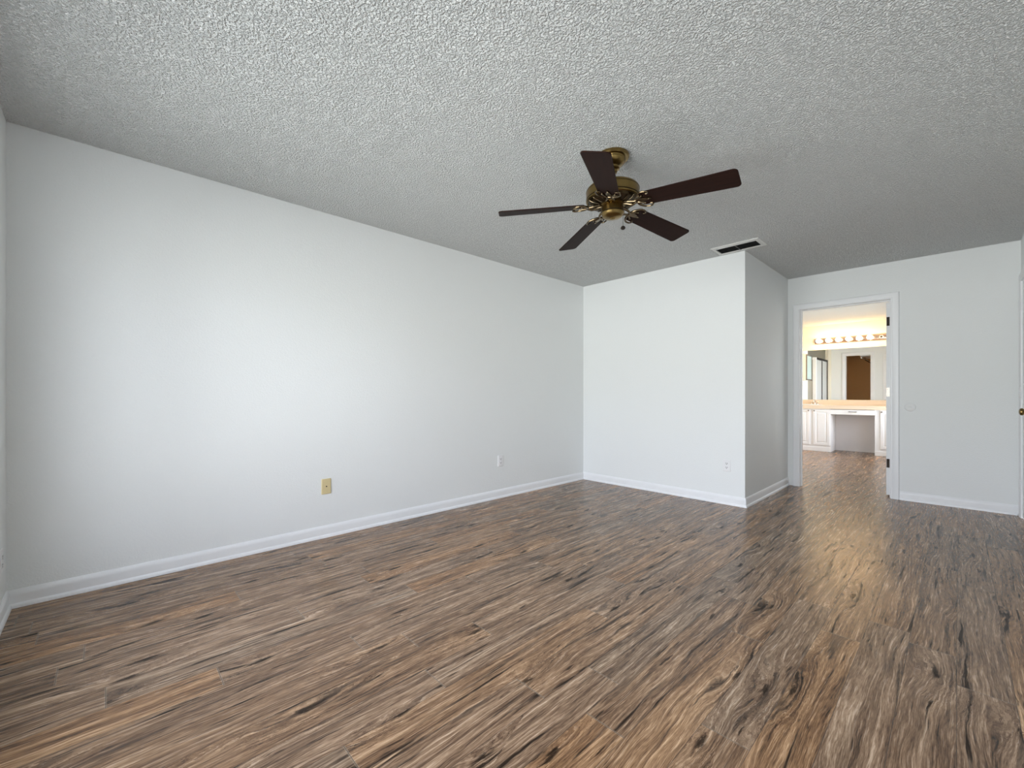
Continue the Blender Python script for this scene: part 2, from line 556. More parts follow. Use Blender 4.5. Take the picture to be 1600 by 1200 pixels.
# closet lining and bathroom walls
boxes('wall_closet', CLOSETWALL, [(UP + 0.11, UP + 0.12, VE + 0.11, VL, 0, H), (UP + 0.12, UD, VE + 0.11, VE + 0.12, 0, H), (UP + 0.12, UD, VL - 0.01, VL, 0, H),
      (UD - 0.01, UD, VE + 0.12, C1a, 0, H), (UD - 0.01, UD, C1b, VL - 0.01, 0, H), (UD - 0.01, UD, C1a, C1b, C1t, H)], 'brown walls inside the walk-in closet, seen in the mirror')
boxes('wall_bath_back', BATHWALL, [(BW, BW + T, BVR - T, BVL + T, 0, H)], 'cream bathroom wall behind the vanity mirror')
boxes('wall_bath_left', BATHWALL, [(8.80, BW, BVL, BVL + T, 0, H)], 'cream bathroom side wall left of the vanity')
boxes('wall_bath_right', BATHWALL, [(UD2, QU0, BVR - T, BVR, 0, H), (QU1, BW, BVR - T, BVR, 0, H), (QU0, QU1, BVR - T, BVR, 0, QZ0), (QU0, QU1, BVR - T, BVR, QZ1, H)], 'cream bathroom wall on the right of the vanity')
boxes('wall_bath_alcove', BATHWALL, [(UD2, 8.80, VL, VL + T, 0, H), (8.80, 8.92, BVL + T, VL, 0, H), (UD2, 6.35, 2.43, 2.50, 0, H)], 'cream wall behind the shower')

# ------------------------------------------------------------------ window (behind the viewpoint)
bm = bmesh.new()
xa, xb = U0 - 0.11, U0 - 0.05
box(bm, xa, xb, WV0, WV0 + 0.05, WZ0, WZ1); box(bm, xa, xb, WV1 - 0.05, WV1, WZ0, WZ1)
box(bm, xa, xb, WV0 + 0.05, WV1 - 0.05, WZ0, WZ0 + 0.05); box(bm, xa, xb, WV0 + 0.05, WV1 - 0.05, WZ1 - 0.05, WZ1)
vm = (WV0 + WV1) / 2
box(bm, xa, xb, vm - 0.025, vm + 0.025, WZ0 + 0.05, WZ1 - 0.05)
win = struct(finish('window_1', bm, TRIM, bevel=0.004), 'wide white framed window', 'window')
bm = bmesh.new(); box(bm, U0 - 0.083, U0 - 0.077, WV0 + 0.05, vm - 0.025, WZ0 + 0.05, WZ1 - 0.05)
finish('pane', bm, GLASS, win)
bm = bmesh.new(); box(bm, U0 - 0.083, U0 - 0.077, vm + 0.025, WV1 - 0.05, WZ0 + 0.05, WZ1 - 0.05)
finish('pane', bm, GLASS, win)
bm = bmesh.new(); box(bm, U0 - 0.05, U0 + 0.02, WV0 + 0.002, WV1 - 0.002, WZ0 + 0.001, WZ0 + 0.022)
finish('window_sill', bm, TRIM, win, bevel=0.004)

bm = bmesh.new()
ya, yb = BVR - 0.10, BVR - 0.05
box(bm, QU0, QU0 + 0.045, ya, yb, QZ0, QZ1); box(bm, QU1 - 0.045, QU1, ya, yb, QZ0, QZ1)
box(bm, QU0 + 0.045, QU1 - 0.045, ya, yb, QZ0, QZ0 + 0.045); box(bm, QU0 + 0.045, QU1 - 0.045, ya, yb, QZ1 - 0.045, QZ1)
win2 = struct(finish('window_2', bm, TRIM, bevel=0.004), 'white framed bathroom window', 'window')
bm = bmesh.new(); box(bm, QU0 + 0.045, QU1 - 0.045, BVR - 0.078, BVR - 0.072, QZ0 + 0.045, QZ1 - 0.045)
finish('pane', bm, GLASS, win2)

# ------------------------------------------------------------------ baseboards
BPROF = [(0.0, 0.0), (0.021, 0.0), (0.0205, 0.010), (0.017, 0.019), (0.0125, 0.023), (0.0115, 0.060), (0.0105, 0.074), (0.006, 0.083), (0.0035, 0.088), (0.0, 0.089)]
def baseboard(name, p0, p1, nrm, m0, m1, label):
    """m0/m1: +1 inside corner, -1 outside corner, 0 square end"""
    p0, p1, nrm = Vector(p0), Vector(p1), Vector(nrm)
    d = (p1 - p0).normalized()
    a = [(p0 + d * (m0 * t) + nrm * t).to_3d() + Vector((0, 0, z)) for t, z in BPROF]
    b = [(p1 - d * (m1 * t) + nrm * t).to_3d() + Vector((0, 0, z)) for t, z in BPROF]
    bm = bmesh.new(); grid_strip(bm, [a, b])
    return struct(finish(name, bm, TRIM, smooth=30), label, 'baseboard')
baseboard('baseboard_left', (U0, VL), (UP, VL), (0, -1), 1, 1, 'white baseboard under the long left wall')
baseboard('baseboard_window', (U0, VL), (U0, VR), (1, 0), 1, 1, 'white baseboard at the lower left edge')
baseboard('baseboard_back', (UP, VL), (UP, VE), (-1, 0), 1, -1, 'white baseboard under the wall with the white outlet')
baseboard('baseboard_side', (UP, VE), (UD, VE), (0, -1), -1, 1, 'white baseboard under the shaded wall')
baseboard('baseboard_far', (UD, 0.414), (UD, VR), (-1, 0), 0, 1, 'white baseboard right of the bathroom doorway')
baseboard('baseboard_right', (U0, VR), (D2a - 0.063, VR), (0, 1), 1, 0, 'white baseboard under the right wall')

# ------------------------------------------------------------------ door casings and jambs
CPROF = [(0.0, 0.0), (0.0, 0.008), (0.004, 0.011), (0.014, 0.011), (0.020, 0.014), (0.050, 0.0165), (0.060, 0.0165), (0.066, 0.013), (0.068, 0.006), (0.068, 0.0)]
def casing(bm, a, b, zt, origin, ex, en):
    """casing round an opening a..b (along ex), top zt, on the plane through origin with outward normal en"""
    ex, en, origin = Vector(ex), Vector(en), Vector(origin)
    def P(s, z, t): return origin + ex * s + en * t + Vector((0, 0, z))
    rows = [[P(a - w, 0, t) for w, t in CPROF], [P(a - w, zt + w, t) for w, t in CPROF],
            [P(b + w, zt + w, t) for w, t in CPROF], [P(b + w, 0, t) for w, t in CPROF]]
    grid_strip(bm, rows)

def jamb(bm, a, b, zt, u0, u1, stop0, stop1):
    box(bm, u0, u1, a - 0.02, a, 0, zt + 0.02)
    box(bm, u0, u1, b, b + 0.02, 0, zt + 0.02)
    box(bm, u0, u1, a, b, zt, zt + 0.02)
    if stop1 > stop0:
        box(bm, stop0, stop1, a, a + 0.010, 0, zt - 0.010)
        box(bm, stop0, stop1, b - 0.010, b, 0, zt - 0.010)
        box(bm, stop0, stop1, a, b, zt - 0.010, zt)

bm = bmesh.new()
casing(bm, D1a, D1b, D1t, (UD, 0, 0), (0, 1, 0), (-1, 0, 0))
casing(bm, D1a, D1b, D1t, (UD2, 0, 0), (0, 1, 0), (1, 0, 0))
jamb(bm, D1a, D1b, D1t, UD, UD2, 5.90, 5.935)
struct(finish('trim_1', bm, TRIM, smooth=25), 'white casing and jambs around the bathroom doorway', 'door trim')
bm = bmesh.new()
casing(bm, C1a, C1b, C1t, (UD2, 0, 0), (0, 1, 0), (1, 0, 0))
box(bm, UD - 0.01, UD2, C1a, C1a + 0.016, 0, C1t); box(bm, UD - 0.01, UD2, C1b - 0.016, C1b, 0, C1t); box(bm, UD - 0.01, UD2, C1a + 0.016, C1b - 0.016, C1t - 0.016, C1t)
struct(finish('trim_2', bm, TRIM, smooth=25), 'white casing around the brown closet doorway seen in the mirror', 'door trim')
bm = bmesh.new()
casing(bm, D2a, D2b, D2t, (0, VR, 0), (1, 0, 0), (0, 1, 0))
struct(finish('trim_3', bm, TRIM, smooth=25), 'white casing around the door at the right edge', 'door trim')

# ------------------------------------------------------------------ doors
def knob_bm(bm, mtx):
    lathe(bm, [(0, 0), (0.032, 0), (0.032, 0.004), (0.026, 0.008), (0.012, 0.010), (0.010, 0.026), (0.016, 0.032), (0.026, 0.042), (0.0275, 0.050), (0.024, 0.058), (0.012, 0.063), (0, 0.064)], 24, mtx)

def flush_door(name, bmdoor, label):
    o = struct(finish(name, bmdoor, DOORP, bevel=0.002), label, 'door')
    return o

# bathroom door, standing open at a right angle into the bathroom
bm = bmesh.new()
box(bm, 5.946, 6.70, 0.489, 0.524, 0.018, 2.035)
d1 = flush_door('door_1', bm, 'white bathroom door standing open, only its hinge edge showing')
for zc, mt in ((1.84, BRONZE), (1.098, NICKEL), (0.35, BRONZE)):  # light put into the metals: outer hinges dark, middle one bright as lit
    bm = bmesh.new()
    box(bm, 5.943, 5.9465, 0.4905, 0.521, zc - 0.046, zc + 0.046)
    for k in range(5):
        z0 = zc - 0.046 + k * 0.0184
        tube(bm, [(5.940, 0.4895, z0 + 0.0006), (5.940, 0.4895, z0 + 0.0178)], 0.0052, 10)
    for sz in (-0.03, 0, 0.03):
        lathe(bm, [(0, 0.0015), (0.004, 0.001), (0.0045, 0)], 8, frame_mtx((5.943, 0.507 + 0.006 * (1 if sz else -1), zc + sz), (0, 1, 0), (0, 0, 1), (-1, 0, 0)))
    hg = finish('hinge', bm, mt, d1, smooth=30)
    if mt is NICKEL: hg['label'] = 'middle hinge, coloured brighter as if lit'
for sgn, vv in ((1, 0.524), (-1, 0.489)):
    bm = bmesh.new()
    knob_bm(bm, frame_mtx((6.64, vv, 0.93), (1, 0, 0), (0, 0, 1), (0, sgn, 0)))
    finish('door_knob', bm, BRASS, d1, smooth=40)

# closed door in the right wall
bm = bmesh.new()
box(bm, D2a + 0.004, D2b - 0.004, VR - 0.036, VR - 0.001, 0.012, D2t - 0.004)
d2 = flush_door('door_2', bm, 'closed white door at the right edge of the picture')
for zc in (1.85, 1.09, 0.30):
    bm = bmesh.new()
    box(bm, D2b - 0.034, D2b - 0.004, VR - 0.002, VR + 0.0015, zc - 0.046, zc + 0.046)
    for k in range(5):
        z0 = zc - 0.046 + k * 0.0184
        tube(bm, [(D2b - 0.003, VR + 0.0120, z0 + 0.0015), (D2b - 0.003, VR + 0.0120, z0 + 0.0169)], 0.0062, 10)
    finish('hinge', bm, PLASTIC, d2, smooth=30)
bm = bmesh.new()
knob_bm(bm, frame_mtx((D2a + 0.065, VR - 0.001, 0.94), (1, 0, 0), (0, 0, 1), (0, 1, 0)))
kb = finish('door_knob', bm, BRASS, d2, smooth=40); kb['label'] = 'round brass door knob'

# ------------------------------------------------------------------ wall plates
def plate(bm, w, h, t, mtx):
    o = rrect(w, h, 0.004, 3); i = rrect(w - 0.008, h - 0.008, 0.004, 3)
    rows = [[mtx @ Vector((x, y, 0)) for x, y in o], [mtx @ Vector((x, y, t * 0.55)) for x, y in o], [mtx @ Vector((x, y, t)) for x, y in i]]
    grid_strip(bm, rows)

def screw(bm, mtx, x, y, z, r=0.0032):
    lathe(bm, [(0, z + 0.0012), (r * 0.8, z + 0.001), (r, z)], 10, mtx @ Matrix.Translation((x, y, 0)))

def outlet(mtx, label, loc):
    e_ = empty('wall_outlet', loc, label, 'outlet', 'white wall outlets')
    inv = Matrix.Translation(loc).inverted()
    m = inv @ mtx
    bm = bmesh.new(); plate(bm, 0.070, 0.115, 0.0065, m); screw(bm, m, 0, 0, 0.0065)
    finish('cover_plate', bm, PLASTIC, e_, smooth=30)
    for s in (-1, 1):
        bm = bmesh.new()
        pts = [(x, y) for x, y in rrect(0.034, 0.029, 0.010, 5)]
        prism(bm, pts, 0.0060, 0.0082, m @ Matrix.Translation((0, s * 0.0195, 0)))
        r = finish('receptacle', bm, PLASTIC, e_, smooth=30)
        for nm, x0, x1, y0, y1 in (('slot', -0.0084, -0.0048, -0.0015, 0.0085), ('slot', 0.0048, 0.0084, -0.0015, 0.0085)):
            bm = bmesh.new(); box(bm, x0, x1, y0, y1, 0.0080, 0.0085, m @ Matrix.Translation((0, s * 0.0195, 0)))
            finish(nm, bm, SLOTG, r)
        bm = bmesh.new(); lathe(bm, [(0, 0.0085), (0.0036, 0.0085), (0.0036, 0.0080)], 12, m @ Matrix.Translation((0, s * 0.0195 - 0.0075, 0)))
        finish('ground_hole', bm, SLOTG, r)
    return e_

ML = lambda u, z: frame_mtx((u, VL, z), (1, 0, 0), (0, 0, 1), (0, -1, 0))
outlet(ML(2.967, 0.383), 'white outlet on the long left wall', (2.967, VL, 0.383))
outlet(frame_mtx((UP, 1.560, 0.379), (0, -1, 0), (0, 0, 1), (-1, 0, 0)), 'white outlet low on the far wall, near its outside corner', (UP, 1.560, 0.379))
outlet(frame_mtx((U0, 3.12, 0.285), (0, 1, 0), (0, 0, 1), (1, 0, 0)), 'wall outlet seen edge-on at the left edge of the picture', (U0, 3.12, 0.285))
# beige blank plate with a jack hole
loc = (1.1995, VL, 0.3815)
e_ = empty('jack_plate', loc, 'beige cable jack plate on the long left wall', 'wall plate')
m = Matrix.Translation(loc).inverted() @ ML(loc[0], loc[2])
bm = bmesh.new(); plate(bm, 0.070, 0.115, 0.0075, m); screw(bm, m, 0, 0.042, 0.0075); screw(bm, m, 0, -0.042, 0.0075)
finish('cover_plate', bm, BEIGE, e_, smooth=30)
bm = bmesh.new(); lathe(bm, [(0.0045, 0.0070), (0.0050, 0.0095), (0.0038, 0.0098), (0.0036, 0.0076), (0, 0.0076)], 14, m)
j = finish('jack_hole', bm, BLACK, e_, smooth=30); j['label'] = 'dark jack hole in the middle'
# round wall protector
bm = bmesh.new()
lathe(bm, [(0, 0.0045), (0.003, 0.0045), (0.005, 0.0056), (0.038, 0.0060), (0.0412, 0.0045), (0.0425, 0.0)], 40, Matrix.Identity(4))
o = finish('wall_protector', bm, paint('painted_disc', (0.80, 0.81, 0.81), 0.4, 0, 60, 0.5, 0.02), smooth=40)
o.matrix_world = frame_mtx((UD, 0.335, 0.945), (0, -1, 0), (0, 0, 1), (-1, 0, 0))
tag(o, 'round white door stop disc on the wall right of the doorway', 'wall protector')

# ------------------------------------------------------------------ ceiling vent
vx0, vx1, vy0, vy1 = 4.100, 4.352, 1.200, 1.606
ix0, ix1, iy0, iy1 = 4.160, 4.312, 1.238, 1.578
vt = empty('ceiling_vent', ((vx0 + vx1) / 2, (vy0 + vy1) / 2, H), 'rectangular white air vent in the ceiling, its louvers coloured dark for shade', 'vent')
off = Matrix.Translation(vt.location).inverted()
def vrow(x0, x1, y0, y1, z): return [off @ Vector(p) for p in ((x0, y0, z), (x1, y0, z), (x1, y1, z), (x0, y1, z))]
bm = bmesh.new()
g = 0.006
rows = [vrow(vx0, vx1, vy0, vy1, H), vrow(vx0, vx1, vy0, vy1, H - 0.003), vrow(vx0 + g, vx1 - g, vy0 + g, vy1 - g, H - 0.009),
        vrow(ix0 - g, ix1 + g, iy0 - g, iy1 + g, H - 0.009), vrow(ix0, ix1, iy0, iy1, H - 0.006), vrow(ix0, ix1, iy0, iy1, H - 0.0005)]
vr = [[bm.verts.new(p) for p in r] for r in rows]
for a, b in zip(vr, vr[1:]):
    for k in range(4):
        bm.faces.new([a[k], a[(k + 1) % 4], b[(k + 1) % 4], b[k]])
finish('vent_frame', bm, VENTP, vt)
bm = bmesh.new(); box(bm, ix0, ix1, iy0, iy1, H - 0.0015, H - 0.0005, off)
finish('duct_shade', bm, BLACK, vt)  # flat black sheet standing in for the shade up the duct
for k in range(6):
    xc = ix0 + 0.012 + k * (ix1 - ix0 - 0.024) / 5
    for ya, yb in ((iy0 + 0.001, (iy0 + iy1) / 2 - 0.004), ((iy0 + iy1) / 2 + 0.004, iy1 - 0.001)):
        bm = bmesh.new()
        mt = off @ Matrix.Translation((xc, 0, H - 0.0062)) @ Matrix.Rotation(math.radians(-28), 4, 'Y')
        box(bm, -0.0085, 0.0085, ya, yb, -0.0006, 0.0006, mt)
        finish('louver', bm, LOUVER, vt)
bm = bmesh.new(); box(bm, ix0, ix1, (iy0 + iy1) / 2 - 0.004, (iy0 + iy1) / 2 + 0.004, H - 0.010, H - 0.002, off)
finish('center_bar', bm, LOUVER, vt)

# ------------------------------------------------------------------ ceiling fan
FX, FY = 2.101, 1.368
fan = empty('ceiling_fan', (FX, FY, H), 'five-bladed brass ceiling fan with dark walnut blades', 'ceiling fan')
def fz(z): return z - H
bm = bmesh.new()
lathe(bm, [(0, 0), (0.090, 0), (0.093, -0.004), (0.093, -0.014), (0.088, -0.020), (0.072, -0.021), (0.070, -0.026), (0.073, -0.030), (0.070, -0.040), (0.060, -0.052), (0.046, -0.060),
           (0.036, -0.064), (0.035, -0.067), (0.040, -0.071), (0.040, -0.077), (0.033, -0.082), (0.024, -0.084), (0.023, -0.087), (0.027, -0.090), (0.026, -0.097), (0.016, -0.103), (0, -0.104)], 40)
finish('canopy', bm, BRASS, fan, smooth=35)
bm = bmesh.new()
lathe(bm, [(0, fz(2.345)), (0.012, fz(2.345)), (0.012, fz(2.30)), (0.024, fz(2.295)), (0.026, fz(2.275)), (0.040, fz(2.262)), (0, fz(2.262))], 24)
finish('downrod', bm, BRASSD, fan, smooth=35)
bm = bmesh.new()
lathe(bm, [(0, fz(2.265)), (0.075, fz(2.265)), (0.120, fz(2.260)), (0.140, fz(2.253)), (0.146, fz(2.246)), (0.147, fz(2.240)), (0.149, fz(2.239)), (0.149, fz(2.196)), (0.147, fz(2.195)),
           (0.147, fz(2.189)), (0.150, fz(2.188)), (0.149, fz(2.182)), (0.143, fz(2.178)), (0.138, fz(2.179))], 56)
mh = finish('motor_housing', bm, BRASS, fan, smooth=30)
for zb in (2.2365, 2.1925):
    bm = bmesh.new()
    lathe(bm, [(0.1475, fz(zb + 0.002)), (0.1500, fz(zb + 0.0015)), (0.1500, fz(zb - 0.0015)), (0.1475, fz(zb - 0.002))], 56)
    finish('dark_band', bm, BRASSD, mh, smooth=30)
bm = bmesh.new()
lathe(bm, [(0.139, fz(2.182)), (0.128, fz(2.170)), (0.095, fz(2.160)), (0.070, fz(2.157)), (0, fz(2.157))], 48)
mu = finish('motor_underside', bm, BRASSD, fan, smooth=30)
for k in range(20):
    a = 2 * PI * k / 20
    bm = bmesh.new()
    tube(bm, [(r * math.cos(a + s), r * math.sin(a + s), fz(z)) for r, z, s in ((0.136, 2.177, 0.0), (0.122, 2.1665, 0.05), (0.100, 2.160, 0.09), (0.082, 2.157, 0.10))], [0.0022, 0.0030, 0.0030, 0.0018], 6)
    finish('vent_rib', bm, IRONM, mu, smooth=40)
bm = bmesh.new()
lathe(bm, [(0, fz(2.160)), (0.072, fz(2.160)), (0.074, fz(2.155)), (0.064, fz(2.150)), (0.058, fz(2.149)), (0.061, fz(2.146)), (0.0630, fz(2.140)), (0.0630, fz(2.114)), (0.0645, fz(2.110)), (0.0615, fz(2.106)),
           (0.058, fz(2.097)), (0.049, fz(2.089)), (0.034, fz(2.084)), (0.016, fz(2.081)), (0.014, fz(2.078)), (0.006, fz(2.076)), (0, fz(2.076))], 40)
sh = finish('switch_housing', bm, BRASS, fan, smooth=30)
bm = bmesh.new()
lathe(bm, [(0.0625, fz(2.118)), (0.0660, fz(2.1155)), (0.0660, fz(2.1115)), (0.0625, fz(2.109))], 40)
finish('dark_band', bm, BRASSD, sh, smooth=30)
# pull chain
chx, chy = 0.0425, -0.0405
bm = bmesh.new()
tube(bm, [(0.037, -0.035, fz(2.112)), (chx, chy, fz(2.108)), (chx + 0.001, chy - 0.001, fz(2.098)), (chx + 0.001, chy - 0.001, fz(2.040))], 0.0013, 6)
ch = finish('pull_chain', bm, NICKEL, fan, smooth=40)
bm = bmesh.new()
lathe(bm, [(0, 0.012), (0.004, 0.011), (0.010, 0.007), (0.0135, 0.001), (0.0135, -0.004), (0.009, -0.009), (0.003, -0.012), (0, -0.012)], 20, Matrix.Translation((chx + 0.001, chy - 0.001, fz(2.029))))
finish('pull_knob', bm, paint('dark_pull', (0.015, 0.011, 0.009), 0.35, 0, 30, 0.5, 0.2), ch, smooth=40)

PITCH = math.radians(-12.5)
DROOP = math.radians(3.9)
ZB = 2.148
def blade_outline():
    L0, L1, w0, w1 = 0.166, 0.654, 0.112, 0.137
    pts = []
    r = 0.022
    for i in range(7):
        a = -PI / 2 + PI / 2 * i / 6
        pts.append((L1 - r + r * math.cos(a), -w1 / 2 + r + r * math.sin(a)))
    for i in range(7):
        a = PI / 2 * i / 6
        pts.append((L1 - r + r * math.cos(a), w1 / 2 - r + r * math.sin(a)))
    r = 0.018
    for i in range(6):
        a = PI / 2 + PI / 2 * i / 5
        pts.append((L0 + r + r * math.cos(a), w0 / 2 - r + r * math.sin(a)))
    for i in range(6):
        a = PI + PI / 2 * i / 5
        pts.append((L0 + r + r * math.cos(a), -w0 / 2 + r + r * math.sin(a)))
    return pts
def arc(cx, cy, r, a0, a1, n, z):
    return [(cx + r * math.cos(math.radians(a0 + (a1 - a0) * i / n)), cy + r * math.sin(math.radians(a0 + (a1 - a0) * i / n)), z) for i in range(n + 1)]
pm = Matrix.Translation((0.18, 0, 0)) @ Matrix.Rotation(DROOP, 4, 'Y') @ Matrix.Rotation(PITCH, 4, 'X') @ Matrix.Translation((-0.18, 0, 0))
bmb = bmesh.new(); prism(bmb, blade_outline(), -0.003, 0.003, pm)
def iron_bm():
    bm = bmesh.new()
    # two S-shaped bars from the motor to the blade root
    for s in (-1, 1):
        pts = [(0.062, s * 0.010, 0.007), (0.078, s * 0.016, 0.004), (0.098, s * 0.023, -0.003), (0.116, s * 0.021, -0.007), (0.134, s * 0.011, -0.008), (0.150, s * 0.012, -0.008), (0.168, s * 0.024, -0.0078), (0.186, s * 0.032, -0.007)]
        P = [pm @ Vector(p) if p[0] > 0.14 else Vector((p[0], p[1], p[2])) for p in pts]
        tube(bm, P, [0.0075, 0.0075, 0.007, 0.0065, 0.006, 0.006, 0.0055, 0.004], 8)
    # crescent under the blade root with curled ends
    cres = arc(0.214, 0, 0.072, 118, 242, 14, -0.0075)
    up_ = [(0.196, 0.0655, -0.0078), (0.212, 0.0630, -0.0080), (0.221, 0.0530, -0.0080), (0.217, 0.0430, -0.0075), (0.207, 0.0420, -0.0070)]
    dn_ = [(x, -y, z) for x, y, z in up_]
    path = list(reversed(up_)) + cres + dn_
    n = len(path)
    tube(bm, [pm @ Vector(p) for p in path], [0.0034 + 0.0036 * math.sin(PI * i / (n - 1)) for i in range(n)], 8)
    # middle leaf and its screws
    leaf = [(0.146, -0.010), (0.165, -0.016), (0.192, -0.013), (0.220, -0.004), (0.226, 0), (0.220, 0.004), (0.192, 0.013), (0.165, 0.016), (0.146, 0.010)]
    prism(bm, leaf, -0.0085, -0.0032, pm)
    for x, y in ((0.210, 0.0), (0.180, 0.034), (0.180, -0.034)):
        lathe(bm, [(0, -0.0125), (0.004, -0.0118), (0.0055, -0.0095), (0.0055, -0.0030)], 10, pm @ Matrix.Translation((x, y, 0)))
    # foot bolted to the motor
    box(bm, 0.058, 0.092, -0.019, 0.019, 0.004, 0.011)
    return bm
blade0 = iron0 = None
for k in range(5):
    ang = math.radians(-81.4 + 72 * k)
    if blade0 is None:
        blade0 = finish('blade', bmb, BLADE, fan, bevel=0.0015)
        iron0 = finish('blade_iron', iron_bm(), IRONM, fan, smooth=40)
        bl, ir = blade0, iron0
    else:
        bl = blade0.copy(); ir = iron0.copy()
        COL.objects.link(bl); COL.objects.link(ir)
        bl.parent = fan; ir.parent = fan
    for o in (bl, ir):
        o.location = (0, 0, fz(ZB)); o.rotation_euler = (0, 0, ang)

# ------------------------------------------------------------------ bathroom: vanity
def panel_door(name, y0, y1, z0, z1, parent, frame=0.042):
    """a door with a raised panel on the plane u = BF, facing -u"""
    bm = bmesh.new()
    def R(i, t): return [(BF - t, y0 + i, z0 + i), (BF - t, y1 - i, z0 + i), (BF - t, y1 - i, z1 - i), (BF - t, y0 + i, z1 - i)]
    rows = [R(0, 0), R(0, 0.015), R(0.003, 0.018), R(frame, 0.018), R(frame + 0.008, 0.008), R(frame + 0.014, 0.008), R(frame + 0.030, 0.016)]
    grid_strip(bm, rows)
    return finish(name, bm, CAB, parent, smooth=20)
def small_knob(y, z, parent, name='knob'):
    bm = bmesh.new()
    lathe(bm, [(0, 0), (0.006, 0), (0.005, 0.010), (0.012, 0.016), (0.013, 0.021), (0.008, 0.026), (0, 0.027)], 14, frame_mtx((BF - 0.018, y, z), (0, 1, 0), (0, 0, 1), (-1, 0, 0)))
    return finish(name, bm, NICKEL, parent, smooth=40)
def cabinet(y0, y1, doors, label):
    """doors: (y0, y1, knob side)"""
    c = empty('vanity_cabinet', (BF, (y0 + y1) / 2, 0), label, 'cabinet', 'white vanity cabinets')
    def P(o): o.matrix_parent_inverse = Matrix.Translation(c.location).inverted(); return o
    bm = bmesh.new()
    box(bm, BF, BW - 0.001, y0, y1, 0.0, 0.800)
    P(finish('cabinet_body', bm, CAB, c))
    bm = bmesh.new()
    box(bm, BF - 0.012, BF, y0, y1, 0.0, 0.078)
    P(finish('toe_board', bm, CAB, c, bevel=0.003))
    for a, b, ks in doors:
        d = P(panel_door('cabinet_door', a, b, 0.118, 0.787, c))
        small_knob(b - 0.02 if ks > 0 else a + 0.02, 0.765, d)
    return c
K0, K1 = 1.010, 1.635       # knee space
cabinet(K1, BVL - 0.002, [(1.648, 1.905, 1), (1.957, 2.222, -1)], 'white two-door vanity cabinet left of the knee space')
cabinet(BVR + 0.002, K0, [(0.70, 0.935, 1), (0.40, 0.65, -1)], 'white vanity cabinet right of the knee space, cut off by the door jamb')
# knee-space unit between the cabinets: shallow drawer and back panel
dr = empty('vanity_kneehole', (BF, (K0 + K1) / 2, 0), 'open knee space of the vanity with a shallow white drawer on top', 'vanity section')
inv = Matrix.Translation(dr.location).inverted()
bm = bmesh.new()
box(bm, BF - 0.018, BF - 0.001, K0 - 0.012, K1 + 0.012, 0.704, 0.790)
box(bm, BF - 0.0011, BW - 0.09, K0 + 0.004, K1 - 0.004, 0.708, 0.795)
df = finish('drawer', bm, CAB, dr, bevel=0.003); df.matrix_parent_inverse = inv
bm = bmesh.new()
yc = 1.315
tube(bm, [(BF - 0.016, yc - 0.052, 0.757), (BF - 0.036, yc - 0.048, 0.757), (BF - 0.042, yc - 0.02, 0.757), (BF - 0.042, yc + 0.02, 0.757), (BF - 0.036, yc + 0.048, 0.757), (BF - 0.016, yc + 0.052, 0.757)], [0.009, 0.007, 0.005, 0.005, 0.007, 0.009], 8)
finish('drawer_pull', bm, NICKEL, df, smooth=40)
bm = bmesh.new(); box(bm, BW - 0.08, BW - 0.068, K0 + 0.001, K1 - 0.001, 0.0, 0.70)
o = finish('back_panel', bm, paint('pinkish_panel', (0.74, 0.71, 0.70), 0.5, 0.0, 40, 0.4, 0.03), dr); o.matrix_parent_inverse = inv
# worktop with an oval basin cut in and an upstand
bm = bmesh.new()
sy, su, ra, rb = 2.01, BF + 0.245, 0.19, 0.145
NS = 40
outer, inner = [], []
x0, x1, y0, y1 = BF - 0.03, BW - 0.002, BVR + 0.001, BVL - 0.001
for i in range(NS):
    a = 2 * PI * i / NS
    inner.append((su + rb * math.cos(a), sy + ra * math.sin(a)))
ztop, zbot = 0.866, 0.826
box_in = [(x0, y0), (x1, y0), (x1, y1), (x0, y1)]
def holed(z):
    ov = [bm.verts.new((x, y, z)) for x, y in box_in]
    iv = [bm.verts.new((x, y, z)) for x, y in inner]
    es = [bm.edges.new((ov[k], ov[(k + 1) % 4])) for k in range(4)] + [bm.edges.new((iv[k], iv[(k + 1) % NS])) for k in range(NS)]
    bmesh.ops.triangle_fill(bm, edges=es, use_beauty=True)
    return ov, iv
o1, i1 = holed(ztop); o2, i2 = holed(zbot - 0.025)
for k in range(4): bm.faces.new([o1[k], o1[(k + 1) % 4], o2[(k + 1) % 4], o2[k]])
for k in range(NS): bm.faces.new([i1[k], i1[(k + 1) % NS], i2[(k + 1) % NS], i2[k]])
ct = tag(finish('vanity_countertop', bm, COUNTER), 'long peach-beige vanity countertop under the mirror', 'countertop')
bm = bmesh.new(); box(bm, BW - 0.022, BW - 0.001, BVR + 0.001, BVL - 0.001, ztop, 0.966)
bs = finish('backsplash', bm, COUNTER, ct, bevel=0.003)
# sink and faucet
bm = bmesh.new()
prof = [(1.10, 0.004), (1.08, 0.011), (1.0, 0.012), (0.93, 0.004), (0.90, -0.02), (0.75, -0.055), (0.4, -0.062), (0.08, -0.062)]
rows = [[(su + rb * s * math.cos(2 * PI * i / NS), sy + ra * s * math.sin(2 * PI * i / NS), ztop + 0.001 + z) for i in range(NS)] for s, z in prof]
vr = [[bm.verts.new(p) for p in r] for r in rows]
for a, b in zip(vr, vr[1:]):
    for k in range(NS): bm.faces.new([a[k], a[(k + 1) % NS], b[(k + 1) % NS], b[k]])
bm.faces.new(vr[-1])
bmesh.ops.recalc_face_normals(bm, faces=bm.faces[:])
sk = tag(finish('sink_basin', bm, CERAMIC, smooth=40), 'oval white basin set into the vanity countertop', 'sink')
fu, fv = BW - 0.056, 1.972
fc = empty('faucet', (fu, fv, ztop + 0.0008), 'small chrome faucet by the mirror at the left of the vanity', 'faucet')
bm = bmesh.new()
prism(bm, rrect(0.040, 0.155, 0.016, 4), 0.0, 0.014)
